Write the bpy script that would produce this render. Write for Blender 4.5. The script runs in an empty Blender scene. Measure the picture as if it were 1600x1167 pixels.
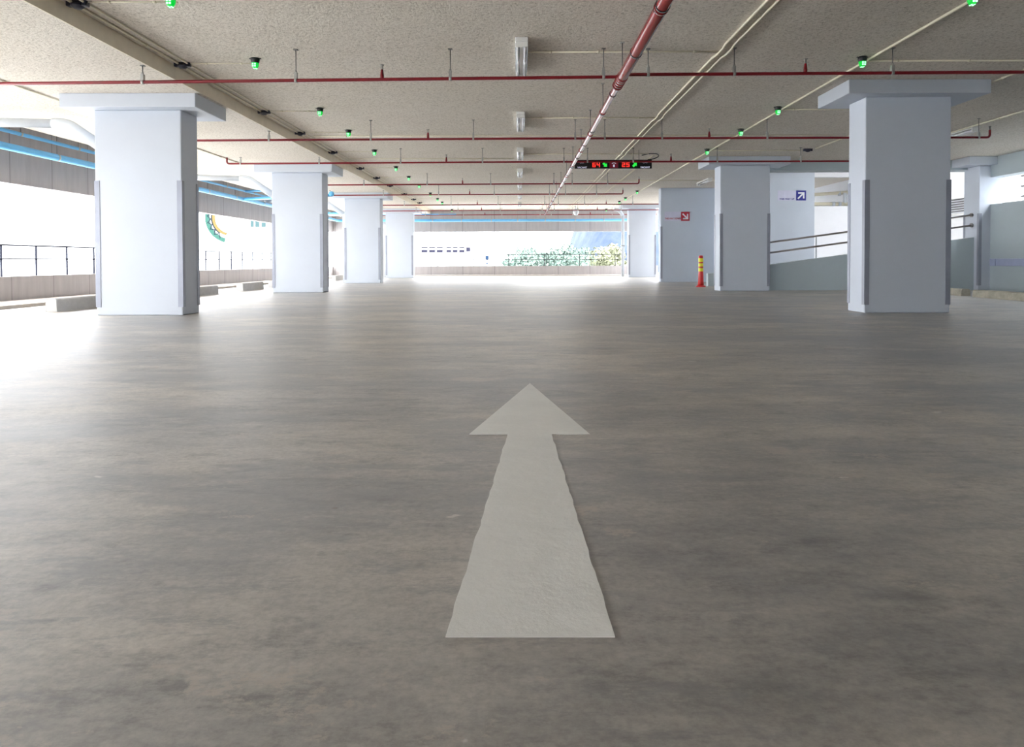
import bpy, bmesh, math, random
from mathutils import Vector, Matrix, Euler
random.seed(7)
C = bpy.context.scene.collection
PI = math.pi
# ------------------------------------------------------------ camera numbers (1600x1167 frame)
F = 1067.0; CX = 811.0; HY = 407.0; PITCH = 0.0188; ROLL = 0.0025
CY = HY + F*math.tan(PITCH)
CAMH = 0.65
FL = -0.65            # everything is modelled with the eye at z = 0
CE = 2.14             # underside of the slab
CD = 1.98             # underside of the dropped band on the left
M3 = Matrix.Rotation(PI/2-PITCH, 3, 'X') @ Matrix.Rotation(-ROLL, 3, 'Z')
def ray(px, py): return M3 @ Vector(((px-CX)/F, -(py-CY)/F, -1.0))
def on_floor(px, py, z=FL):
    r = ray(px, py); t = z/r.z
    return Vector((r.x*t, r.y*t, z))

# ------------------------------------------------------------ mesh builder
class MB:
    def __init__(s): s.bm = bmesh.new()
    def box(s, x0, x1, y0, y1, z0, z1, bev=0.0):
        x0, x1 = min(x0, x1), max(x0, x1); y0, y1 = min(y0, y1), max(y0, y1); z0, z1 = min(z0, z1), max(z0, z1)
        v = [s.bm.verts.new(p) for p in ((x0,y0,z0),(x1,y0,z0),(x1,y1,z0),(x0,y1,z0),(x0,y0,z1),(x1,y0,z1),(x1,y1,z1),(x0,y1,z1))]
        fs = [s.bm.faces.new([v[i] for i in f]) for f in ((0,3,2,1),(4,5,6,7),(0,1,5,4),(1,2,6,5),(2,3,7,6),(3,0,4,7))]
        if bev > 0:
            es = list({e for f in fs for e in f.edges})
            bmesh.ops.bevel(s.bm, geom=es, offset=bev, segments=2, affect='EDGES', profile=0.5)
        return s
    def prism(s, pts, axis, a, b):
        """extrude a 2-D outline along an axis between a and b"""
        def P(p, t):
            if axis == 'y': return (p[0], t, p[1])
            if axis == 'x': return (t, p[0], p[1])
            return (p[0], p[1], t)
        A = [s.bm.verts.new(P(p, a)) for p in pts]; B = [s.bm.verts.new(P(p, b)) for p in pts]
        n = len(pts)
        s.bm.faces.new(A); s.bm.faces.new(B[::-1])
        for i in range(n): s.bm.faces.new((A[i], B[i], B[(i+1)%n], A[(i+1)%n]))
        return s
    def tube(s, pts, r, seg=12, caps=True):
        pts = [Vector(p) for p in pts]; rings = []
        rr = r if isinstance(r, (list, tuple)) else [r]*len(pts)
        d0 = (pts[1]-pts[0]).normalized()
        up = Vector((0,0,1)) if abs(d0.z) < .9 else Vector((0,1,0))
        u = d0.cross(up).normalized()
        for i, p in enumerate(pts):
            if i == 0: d = d0
            elif i == len(pts)-1: d = (pts[-1]-pts[-2]).normalized()
            else: d = ((pts[i+1]-p).normalized()+(p-pts[i-1]).normalized()).normalized()
            u = (u-d*u.dot(d)).normalized(); w = d.cross(u)
            rings.append([s.bm.verts.new(p+(u*math.cos(2*PI*k/seg)+w*math.sin(2*PI*k/seg))*rr[i]) for k in range(seg)])
        for a, b in zip(rings, rings[1:]):
            for k in range(seg):
                f = s.bm.faces.new((a[k], a[(k+1)%seg], b[(k+1)%seg], b[k])); f.smooth = True
        if caps:
            s.bm.faces.new(rings[0][::-1]); s.bm.faces.new(rings[-1])
        return s
    def lathe(s, prof, cx=0, cy=0, cz=0, seg=24):
        rings = []
        for r, z in prof:
            rings.append([s.bm.verts.new((cx+r*math.cos(2*PI*k/seg), cy+r*math.sin(2*PI*k/seg), cz+z)) for k in range(seg)])
        for a, b in zip(rings, rings[1:]):
            for k in range(seg):
                f = s.bm.faces.new((a[k], a[(k+1)%seg], b[(k+1)%seg], b[k])); f.smooth = True
        s.bm.faces.new(rings[0][::-1]); s.bm.faces.new(rings[-1])
        return s
    def mesh(s, name, mat):
        bmesh.ops.recalc_face_normals(s.bm, faces=s.bm.faces)
        m = bpy.data.meshes.new(name); s.bm.to_mesh(m); s.bm.free(); m.materials.append(mat)
        return m
def obj(name, mb, mat, parent=None, loc=None):
    m = mb.mesh(name, mat) if isinstance(mb, MB) else mb
    o = bpy.data.objects.new(name, m); C.objects.link(o)
    if parent is not None: o.parent = parent
    if loc is not None: o.location = loc
    return o
def thing(name, label, cat, loc=(0,0,0), group=None):
    o = bpy.data.objects.new(name, None); C.objects.link(o); o.empty_display_size = .1
    o.location = loc; o['label'] = label; o['category'] = cat; o['kind'] = 'thing'
    if group: o['group'] = group
    return o
def tag(o, label, cat, group=None, kind='thing'):
    o['label'] = label; o['category'] = cat; o['kind'] = kind
    if group: o['group'] = group
    return o
def struct(name, mb, mat, label=None):
    o = obj(name, mb, mat); o['kind'] = 'structure'
    if label: o['label'] = label; o['category'] = name.split('_')[0]
    return o
def bend(p0, p1, p2, r=0.06, n=6):
    """points rounding the corner p1"""
    p0, p1, p2 = Vector(p0), Vector(p1), Vector(p2)
    a = p1+(p0-p1).normalized()*r; b = p1+(p2-p1).normalized()*r
    return [((1-t)**2)*a+2*t*(1-t)*p1+t*t*b for t in [i/n for i in range(n+1)]]
def ordw(i): return ['nearest','second','third','fourth','fifth','sixth','seventh','eighth','ninth','tenth','eleventh','twelfth','thirteenth'][i]

# ------------------------------------------------------------ materials
def nodes(name):
    m = bpy.data.materials.new(name); m.use_nodes = True
    nt = m.node_tree; b = nt.nodes['Principled BSDF']
    return m, nt, b
def N(nt, t, **k):
    n = nt.nodes.new(t)
    for a, v in k.items(): setattr(n, a, v)
    return n
def noise(nt, vec, scale, detail=4, rough=.55):
    n = N(nt, 'ShaderNodeTexNoise'); n.inputs['Scale'].default_value = scale
    n.inputs['Detail'].default_value = detail; n.inputs['Roughness'].default_value = rough
    nt.links.new(vec, n.inputs['Vector']); return n.outputs['Fac']
def ramp(nt, fac, stops):
    r = N(nt, 'ShaderNodeValToRGB'); e = r.color_ramp.elements
    while len(e) < len(stops): e.new(.5)
    for i, (p, c) in enumerate(stops):
        e[i].position = p; e[i].color = (c[0], c[1], c[2], 1) if isinstance(c, (tuple, list)) else (c, c, c, 1)
    nt.links.new(fac, r.inputs['Fac']); return r.outputs['Color']
def mix(nt, fac, a, b, mode='MIX'):
    n = N(nt, 'ShaderNodeMix', data_type='RGBA', blend_type=mode)
    for k, v in ((0, fac), (6, a), (7, b)):
        if hasattr(v, 'links'): nt.links.new(v, n.inputs[k])
        elif isinstance(v, (int, float)): n.inputs[k].default_value = v if k == 0 else (v, v, v, 1)
        else: n.inputs[k].default_value = (*v, 1)
    return n.outputs[2]
def coords(nt, scale=(1,1,1)):
    t = N(nt, 'ShaderNodeTexCoord'); mp = N(nt, 'ShaderNodeMapping')
    mp.inputs['Scale'].default_value = scale
    nt.links.new(t.outputs['Object'], mp.inputs['Vector']); return mp.outputs['Vector']
def bump(nt, b, h, dist, strength=1):
    n = N(nt, 'ShaderNodeBump'); n.inputs['Distance'].default_value = dist; n.inputs['Strength'].default_value = strength
    nt.links.new(h, n.inputs['Height']); nt.links.new(n.outputs['Normal'], b.inputs['Normal'])
def plain(name, col, rough=.6, metal=0.0, var=.06, scale=6, spec=.5):
    m, nt, b = nodes(name); v = coords(nt)
    f = noise(nt, v, scale)
    c0 = tuple(max(0, x*(1-var)) for x in col); c1 = tuple(min(1, x*(1+var)) for x in col)
    nt.links.new(ramp(nt, f, [(.3, c0), (.7, c1)]), b.inputs['Base Color'])
    b.inputs['Roughness'].default_value = rough; b.inputs['Metallic'].default_value = metal
    b.inputs['Specular IOR Level'].default_value = spec
    return m
def glow(name, col, strength, base=(0.02,.02,.02)):
    m, nt, b = nodes(name); b.inputs['Base Color'].default_value = (*base, 1)
    b.inputs['Emission Color'].default_value = (*col, 1); b.inputs['Emission Strength'].default_value = strength
    return m

def floor_mat():
    m, nt, b = nodes('polished_concrete')
    v = coords(nt); vs = coords(nt, (.62, 1.3, 1))
    big = noise(nt, v, .33, 5, .6); mid = noise(nt, vs, 1.25, 14, .74); fine = noise(nt, vs, 7, 12, .78); tiny = noise(nt, v, 70, 4, .65)
    base = ramp(nt, mid, [(.36, (.25,.242,.235)), (.45, (.40,.380,.352)), (.54, (.53,.495,.445)), (.66, (.65,.60,.54))])
    base = mix(nt, 1, base, ramp(nt, big, [(.34, (.80,.81,.84)), (.5, (.95,.93,.90)), (.66, (1,.95,.88))]), 'MULTIPLY')
    base = mix(nt, 1, base, ramp(nt, fine, [(.36, .55), (.46, .88), (.54, .97), (.64, 1)]), 'MULTIPLY')
    base = mix(nt, 1, base, ramp(nt, tiny, [(.32, .74), (.62, 1)]), 'MULTIPLY')
    # dark bluish trowel burns, broad ones and crisp feathered ones
    burn = ramp(nt, noise(nt, coords(nt, (.5,1.1,1)), .85, 14, .78), [(.49, 0), (.55, .5), (.66, .75)])
    base = mix(nt, burn, base, (.20,.205,.215))
    b2 = ramp(nt, noise(nt, coords(nt, (.7,2.4,1)), 2.6, 15, .82), [(.54, 0), (.60, .55)])
    base = mix(nt, b2, base, (.175,.175,.18))
    # tan worn patches, small pits and pale flecks
    tan = ramp(nt, noise(nt, coords(nt, (.9,1.5,1)), 2.4, 15, .80), [(.585, 0), (.605, .6)])
    base = mix(nt, tan, base, (.45,.39,.33))
    def flecks(scale, r0, col, k):
        vp = N(nt, 'ShaderNodeTexVoronoi'); vp.inputs['Scale'].default_value = scale
        wv = N(nt, 'ShaderNodeVectorMath', operation='ADD'); nz = N(nt, 'ShaderNodeTexNoise'); nz.inputs['Scale'].default_value = 14
        nt.links.new(v, nz.inputs['Vector']); sc = N(nt, 'ShaderNodeVectorMath', operation='SCALE'); sc.inputs['Scale'].default_value = .12
        nt.links.new(nz.outputs['Color'], sc.inputs[0]); nt.links.new(coords(nt, (.7,1.5,1)), wv.inputs[0]); nt.links.new(sc.outputs[0], wv.inputs[1])
        nt.links.new(wv.outputs[0], vp.inputs['Vector'])
        f = ramp(nt, vp.outputs['Distance'], [(0, k), (r0*.7, k), (r0, 0)])
        return mix(nt, f, base, col)
    base = flecks(1.1, .050, (.20,.14,.10), .8)
    base = flecks(2.7, .045, (.16,.13,.11), .7)
    base = flecks(1.7, .035, (.66,.62,.56), .6)
    nt.links.new(base, b.inputs['Base Color'])
    nt.links.new(ramp(nt, mid, [(.3, .46), (.7, .64)]), b.inputs['Roughness'])
    b.inputs['Specular IOR Level'].default_value = .8
    b.inputs['Coat Weight'].default_value = .9; b.inputs['Coat Roughness'].default_value = .48
    bump(nt, b, fine, .002, .5)
    return m
def ceil_mat():
    m, nt, b = nodes('textured_ceiling_plaster')
    v = coords(nt)
    g = noise(nt, v, 40, 5, .75); g2 = noise(nt, v, 1.2, 6, .6); g3 = noise(nt, v, 150, 3, .6)
    base = ramp(nt, g, [(.34, (.46,.42,.36)), (.46, (.73,.68,.605)), (.62, (.83,.78,.71)), (.75, (.90,.86,.79))])
    base = mix(nt, .5, base, ramp(nt, g2, [(.3, .44), (.7, .56)]), 'OVERLAY')
    base = mix(nt, .35, base, ramp(nt, g3, [(.3, .36), (.7, .62)]), 'OVERLAY')
    nt.links.new(base, b.inputs['Base Color']); b.inputs['Roughness'].default_value = .95
    b.inputs['Specular IOR Level'].default_value = .15
    bump(nt, b, g, .016, .9)
    return m
def panel_mat(name, axis, col, off=0.0, width=.96):
    m, nt, b = nodes(name); v = coords(nt)
    t = N(nt, 'ShaderNodeTexCoord'); sp = N(nt, 'ShaderNodeSeparateXYZ'); nt.links.new(t.outputs['Object'], sp.inputs[0])
    a = N(nt, 'ShaderNodeMath', operation='SUBTRACT'); nt.links.new(sp.outputs[axis], a.inputs[0]); a.inputs[1].default_value = off
    d = N(nt, 'ShaderNodeMath', operation='DIVIDE'); nt.links.new(a.outputs[0], d.inputs[0]); d.inputs[1].default_value = width
    f = N(nt, 'ShaderNodeMath', operation='FRACT'); nt.links.new(d.outputs[0], f.inputs[0])
    lt = N(nt, 'ShaderNodeMath', operation='LESS_THAN'); nt.links.new(f.outputs[0], lt.inputs[0]); lt.inputs[1].default_value = .018
    st = noise(nt, coords(nt, (3,3,.4)), 3, 6, .6)
    base = ramp(nt, st, [(.3, tuple(c*.90 for c in col)), (.7, tuple(min(1, c*1.08) for c in col))])
    base = mix(nt, lt.outputs[0], base, tuple(c*.6 for c in col))
    nt.links.new(base, b.inputs['Base Color']); b.inputs['Roughness'].default_value = .75
    return m
def wall_mat(name, col, var=.03):
    m, nt, b = nodes(name); v = coords(nt)
    f = noise(nt, v, 1.3, 5, .6); g = noise(nt, v, 60, 3, .5)
    base = ramp(nt, f, [(.3, tuple(c*(1-var) for c in col)), (.7, tuple(min(1, c*(1+var)) for c in col))])
    nt.links.new(base, b.inputs['Base Color']); b.inputs['Roughness'].default_value = .55
    b.inputs['Specular IOR Level'].default_value = .3
    bump(nt, b, g, .0015, .4)
    return m
def rough_mat(name, col, var=.25, scale=9):
    m, nt, b = nodes(name); v = coords(nt); f = noise(nt, v, scale, 9, .7)
    nt.links.new(ramp(nt, f, [(.3, tuple(c*(1-var) for c in col)), (.7, tuple(min(1, c*(1+var)) for c in col))]), b.inputs['Base Color'])
    b.inputs['Roughness'].default_value = .9; bump(nt, b, f, .01, .5); return m
M = {}
M['floor'] = floor_mat(); M['ceiling'] = ceil_mat()
M['pillar'] = wall_mat('pale_blue_paint', (.575,.62,.70))
M['wallblue'] = wall_mat('grey_blue_paint', (.55,.61,.70))
M['white'] = wall_mat('white_render', (.80,.82,.86))
M['beam'] = wall_mat('beam_paint', (.46,.53,.565))
M['panel_y'] = panel_mat('brown_grey_panels_side', 1, (.41,.385,.385), 10.62)
M['panel_x'] = panel_mat('brown_grey_panels_end', 0, (.41,.385,.385), .3, 1.35)
M['kerb'] = rough_mat('kerb_concrete', (.55,.50,.46), .12)
M['stop'] = rough_mat('stop_concrete', (.50,.49,.48), .12)
M['stop_old'] = rough_mat('old_stop_concrete', (.42,.40,.33), .3, 5)
M['red'] = plain('red_pipe_paint', (.22,.007,.015), .32, 0, .05)
M['main_red'] = plain('glossy_red_main_paint', (.25,.022,.024), .24, 0, .06, 4, .9)
M['steel'] = plain('galvanised_steel', (.45,.45,.43), .45, .7)
M['rod'] = plain('threaded_rod_steel', (.22,.22,.21), .5, .5)
M['rubber'] = plain('black_plastic', (.015,.015,.02), .4)
M['lampbody'] = plain('white_lamp_enamel', (.78,.78,.76), .35)
M['mirror'] = plain('polished_reflector', (.85,.87,.92), .22, 1.0)
M['tube'] = plain('frosted_tube_glass', (.86,.87,.92), .15)
M['conduit'] = plain('cream_conduit_paint', (.80,.75,.60), .5)
M['sensor'] = plain('sensor_plastic', (.035,.035,.06), .35)
M['greenlens'] = glow('green_lens', (.0,.8,.06), .6, (.0,.12,.02))
M['greenled'] = glow('green_led', (.35,1,.5), 2.0)
M['guard'] = plain('corner_guard_alloy', (.30,.32,.39), .45, .15)
M['band'] = plain('wall_guard_board', (.38,.42,.60), .5)
M['blue'] = plain('sky_blue_pipe_paint', (.14,.47,.82), .35)
M['upvc'] = plain('white_pvc', (.62,.66,.71), .3)
M['bollard_red'] = plain('bollard_red_plastic', (.62,.02,.02), .4)
M['bollard_yellow'] = plain('reflective_yellow_band', (.85,.80,.03), .4)
M['paint'] = rough_mat('white_road_paint', (.76,.76,.735), .045, 5)
M['sign_red'] = plain('sign_red', (.42,.008,.03), .5); M['sign_blue'] = plain('sign_blue', (.006,.01,.26), .5)
M['sign_white'] = plain('sign_white', (.80,.82,.88), .5); M['sign_plate'] = plain('sign_pale_plate', (.60,.61,.76), .5)
M['disp'] = plain('display_black', (.006,.006,.008), .35)
M['led_red'] = glow('led_red', (1,.03,.02), 1.3); M['led_green'] = glow('led_green', (.01,.75,.05), .9)
M['disp_red'] = plain('display_red_panel', (.22,.006,.03), .4); M['disp_text'] = glow('display_white_text', (.75,.78,1), .45, (.5,.5,.6))
M['handrail'] = plain('brushed_steel', (.32,.30,.29), .35, .8)
M['railing'] = plain('grey_rail_paint', (.028,.03,.042), .8, spec=.05)
M['teal_glass'] = plain('teal_window_glass', (.030,.052,.056), .8, spec=.05); M['far_glass'] = plain('blue_window_glass', (.018,.018,.030), .8, spec=.05)
M['frame'] = plain('white_frame', (.8,.8,.8), .5)

# ------------------------------------------------------------ the setting
YN, YF, XL, XR = -7.0, 29.0, -7.9, 9.93
struct('floor', MB().box(-8.2, 12.4, YN, YF+.3, FL-.25, FL), M['floor'], 'polished grey concrete car park floor with worn stains')
c = MB()
c.box(-3.76, 5.8, YN, YF+.3, CE, CE+.3)
c.box(5.8, XR+.3, YN, 15.15, CE, CE+.3)
c.box(-8.2, -7.3, YN, YF+.3, CE, CE+.3)
c.box(-7.3, -3.76, YN, YF+.3, CD, CE+.3)
struct('ceiling', c, M['ceiling'], 'rough beige plaster ceiling with a lower band over the left pillars')
M['step'] = plain('beige_step_paint', (.80,.73,.60), .7)
w = MB(); w.box(-3.76, -3.745, YN, YF, CD, CE); struct('trim_5', w, M['step'], 'long beige step where the ceiling drops above the left pillars')
# left side: parapet and fascia panels
w = MB(); w.box(XL-.16, XL, YN, YF, FL, -.229); struct('wall_left', w, M['panel_y'], 'low brown-grey parapet wall below the left railing')
w = MB(); w.box(XL-.16, XL, YN, YF, 1.22, CE); struct('trim_1', w, M['panel_y'], 'brown-grey panelled fascia above the left opening')
w = MB(); w.box(XL-.16, 5.9, YF, YF+.16, FL, -.23); struct('wall_far', w, M['panel_x'], 'low brown-grey parapet wall at the far end')
w = MB(); w.box(XL-.16, 5.9, YF, YF+.16, 1.225, CE); struct('trim_2', w, M['panel_x'], 'brown-grey panelled fascia above the far opening')
w = MB(); w.box(XL, -7.03, YN, YF, FL, FL+.05, .006); struct('baseboard_left', w, M['kerb'], 'low concrete kerb along the left parapet')
w = MB(); w.box(-7.03, 5.9, YF-.5, YF, FL, FL+.05, .006); struct('baseboard_far', w, M['kerb'], 'low concrete kerb along the far parapet')
# right side wall with a strip opening, and the beam over it
w = MB(); w.box(XR, XR+.15, YN, 14.4, FL, 1.158); w.box(XR, XR+.15, YN, 9.5, 1.158, 1.725); struct('wall_right', w, M['beam'], 'grey-blue right wall below the strip opening')  # second box fills the unseen part of the strip, added to cut side light
w = MB(); w.box(XR, XR+.3, YN, 15.0, 1.725, CE); struct('trim_3', w, M['beam'], 'grey-blue beam over the right wall opening')
w = MB(); w.box(5.25, XR, 14.78, 15.15, 1.93, CE); struct('trim_4', w, M['beam'], 'grey-blue beam above the ramp opening')
w = MB(); w.box(-8.06, 12.4, YN-.2, YN, FL, CE); struct('wall_back_light_block', w, M['wallblue'])  # unseen end wall, added to keep daylight from behind off the right pillars
# ramp space
w = MB(); w.prism([(5.25, FL), (9.69, FL), (9.69, .47), (5.25, -.115)], 'y', 14.55, 14.70)
struct('wall_ramp', w, M['beam'], 'sloping grey-blue ramp side wall rising to the right')
w = MB(); w.prism([(4.72, FL), (6.2, FL), (6.2, -.21), (4.72, -.335)], 'y', 17.05, 17.2)
struct('wall_ramp_end', w, M['beam'], 'short low grey-green wall beside the striped bollard')
w = MB(); w.prism([(4.9, FL), (12.4, FL), (12.4, .33)], 'y', 15.2, 17.0); struct('floor_ramp', w, M['floor'])
w = MB(); w.box(5.9, 8.21, 19.0, 19.2, FL, 3.2); struct('wall_ramp_back', w, M['wallblue'], 'pale blue wall behind the ramp carrying the blue arrow sign')
w = MB(); w.box(8.0, 12.4, 23.0, 23.2, FL, 1.80); w.box(8.0, 12.4, 23.0, 23.2, 2.78, 3.25)
struct('wall_beyond_ramp', w, M['white'], 'bright white wall beyond the ramp below a high opening')
w = MB(); w.box(5.8, 11.5, 15.15, 19.0, 3.2, 3.35); w.box(5.8, 12.05, 19.0, 23.2, 3.2, 3.35); w.box(5.75, 5.9, 15.15, 29, CE, 3.35); w.box(5.8, 10.2, 15.1, 15.25, CE+.3, 3.35)  # unseen roof over the ramp, its edge shaped to limit skylight on the walls
struct('ceiling_ramp', w, M['ceiling'])
w = MB(); w.box(7.8, 12.4, 23.2, 33.2, 3.0, 3.15); struct('ceiling_beyond', w, M['ceiling'])
w = MB(); w.box(7.0, 12.4, 33, 33.2, -1, 3.0); w.box(7.8, 8.0, 23.2, 33, -1, 3.0); w.box(8.0, 12.4, 23.2, 33, -1.1, -1); struct('wall_room_beyond', w, M['white'])
w = MB(); w.box(12.4, 12.55, YN, 29.5, -3, 4.2); w.box(12.4, 12.55, 29.5, 33.2, -3, .2); w.box(12.4, 12.55, 29.5, 33.2, 1.6, 3.2); struct('wall_outer', w, M['white'], 'bright white outer wall seen through the right openings')  # low unseen gap at the far end, added to light the room beyond

# ------------------------------------------------------------ pillars
def pillar(loc, width, thick, cap, ceil_z, label, capital=True):
    """loc = (x_left, y_front); cap = (xl, xr, y0, y1)"""
    x0, y0 = loc; x1 = x0+width; y1 = y0+thick
    t = thing('concrete_pillar', label, 'pillar', ((x0+x1)/2, (y0+y1)/2, FL), 'pale blue concrete pillars')
    ox, oy, oz = t.location
    def lb(mb, a, b, c_, d, e, f, bev=0): mb.box(a-ox, b-ox, c_-oy, d-oy, e-oz, f-oz, bev); return mb
    obj('shaft', lb(MB(), x0, x1, y0, y1, FL, ceil_z-.165 if capital else ceil_z, .012), M['pillar'], t)
    if capital:
        obj('capital', lb(MB(), cap[0], cap[1], cap[2], cap[3], ceil_z-.165, ceil_z, .008), M['pillar'], t)
    e = .006; wd = .055
    for sx, xx in ((-1, x0), (1, x1)):
        for sy, yy in ((-1, y0), (1, y1)):
            g = MB(); z0, z1 = FL+.10, FL+1.62
            # L profile folded round the corner
            ax = xx+sx*e; ay = yy+sy*e
            pts = [(ax, ay), (xx-sx*wd, ay), (xx-sx*wd, yy-sy*.001), (xx-sx*.001, yy-sy*.001), (xx-sx*.001, yy-sy*wd), (ax, yy-sy*wd)]
            g.prism([(p[0]-ox, p[1]-oy) for p in pts], 'z', z0-oz, z1-oz)
            obj('corner_guard', g, M['guard'], t)
    return t
Lx, Rx = -5.09, 4.21
lnames = ['nearest pale blue pillar on the left with grey corner guards and flat capital',
          'second pillar from the camera on the left, beside the grey wheel stops',
          'third pillar from the camera on the left, in front of the farthest one',
          'farthest left pillar, standing beside the far opening']
rnames = ['nearest pale blue pillar on the right with a wide flat capital',
          'second pillar on the right, standing between the bollard and the ramp handrail',
          None, 'farthest right pillar beside the far opening and the trees']
LY = [8.22, 14.1, 19.95, 26.1]; RY = [8.32, 14.3, 20.3, 26.2]
for i, y in enumerate(LY):
    pillar((Lx, y), 1.04, .42, (-5.40, -3.80, y-.16, y+.69), CD, lnames[i])
for i, y in enumerate(RY):
    if i == 2: continue
    pillar((Rx, y), 1.04, .42, (3.92, 5.61, y-.18, y+.67), CE-.001, rnames[i])
# wall that stands in the third right bay
w = MB(); w.box(Rx, 6.3, 20.3, 20.6, FL, CE-.001, .008)
t = struct('wall_stair', w, M['wallblue'], 'grey-blue wall panel carrying the red arrow sign')
g = MB(); g.box(Rx-.006, Rx+.055, 20.294, 20.30, FL+.1, 1.0); g.box(Rx-.006, Rx, 20.3, 20.36, FL+.1, 1.0)
tag(obj('corner_guard', g, M['guard']), 'thin grey corner guard on the wall edge left of the red arrow sign', 'corner guard')
# pillar built into the right wall
pillar((9.69, 14.4), .5, .5, (9.35, 10.18, 14.2, 15.1), CE-.002, 'far right pillar joined to the wall at the top end of the ramp handrail')

# ------------------------------------------------------------ road arrow
def px(pts): return [on_floor(*p) for p in pts]
a = px([(696,996),(961,996),(862,679),(922,679),(828,599),(733,679),(793,679)])
out = []
rnd = random.Random(3)
for i in range(len(a)):
    p, q = a[i], a[(i+1) % len(a)]; n = max(2, int((q-p).length/.035))
    long_edge = i in (1, 6)
    d = (q-p).normalized(); nrm = Vector((-d.y, d.x, 0))
    for k in range(n):
        s = (k/n); w_ = (.0014*math.sin(s*33+i)+.0010*math.sin(s*81+2*i)+rnd.uniform(-.0010,.0010)) if (long_edge and k) else 0
        out.append(p+(q-p)*s+nrm*w_)
bm = MB(); vs = [bm.bm.verts.new((p.x, p.y, FL+.002)) for p in out]; fc = bm.bm.faces.new(vs)
ext = bmesh.ops.extrude_face_region(bm.bm, geom=[fc])
for v_ in [g_ for g_ in ext['geom'] if isinstance(g_, bmesh.types.BMVert)]: v_.co.z = FL-.001
bmesh.ops.triangulate(bm.bm, faces=[f for f in bm.bm.faces if len(f.verts) > 4])
tag(obj('road_arrow', bm, M['paint']), 'large white painted arrow on the floor pointing away from the camera', 'road marking')

# ------------------------------------------------------------ sprinkler pipes
def hanger_mesh(r, drop):
    rod = MB().tube([(0,0,r), (0,0,drop)], .005, 8); rod.box(-.02,.02,-.02,.02,drop-.008,drop)
    cl = MB().tube([(-.013,0,0),(.013,0,0)], r+.005, 14); cl.box(-.014,.014,-.017,.017, r, r+.06); cl.tube([(0,0,r+.05),(0,0,r+.08)], .011, 6)
    return rod.mesh('hanger_rod', M['rod']), cl.mesh('hanger_clamp', M['steel'])
def head_mesh(r):
    b = MB().lathe([(.019,0),(.019,.03),(.013,.075),(.011,.09)], cz=r*.5)
    s = MB().lathe([(.006,.0),(.006,.045),(.022,.047),(.022,.051)], cz=r*.5+.088)
    s.tube([(-.011,0,r*.5+.09),(-.011,0,r*.5+.135)], .002, 6); s.tube([(.011,0,r*.5+.09),(.011,0,r*.5+.135)], .002, 6)
    return b.mesh('sprinkler_head', M['red']), s.mesh('deflector', M['steel'])
RB = .017
HB, HS = head_mesh(RB)
hx_all = [-3.8, -2.25, -.69, .86, 1.31, 2.18, 3.78, 5.37, 7.0]
rods = {}
def rod_for(drop):
    k = round(drop, 2)
    if k not in rods: rods[k] = hanger_mesh(RB, k)
    return rods[k]
pd = [(6.94, 1.845, -12, 12, None, None, 'nearest'), (10.43, 1.855, -5.64, 7.17, -5.64, 7.17, 'second'), (13.05, 1.877, -5.56, 7.17, -5.56, 7.17, 'third'),
      (16.8, 1.88, -5.64, 2.95, -5.64, 2.95, 'fourth'), (19.2, 1.86, -5.64, 2.92, -5.64, 2.92, 'fifth'), (22.7, 1.86, -5.64, 5.6, None, None, 'sixth'),
      (25.3, 1.86, -5.64, 5.6, None, None, 'seventh'), (27.75, 1.86, -6.2, 5.6, None, None, 'farthest')]
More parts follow.
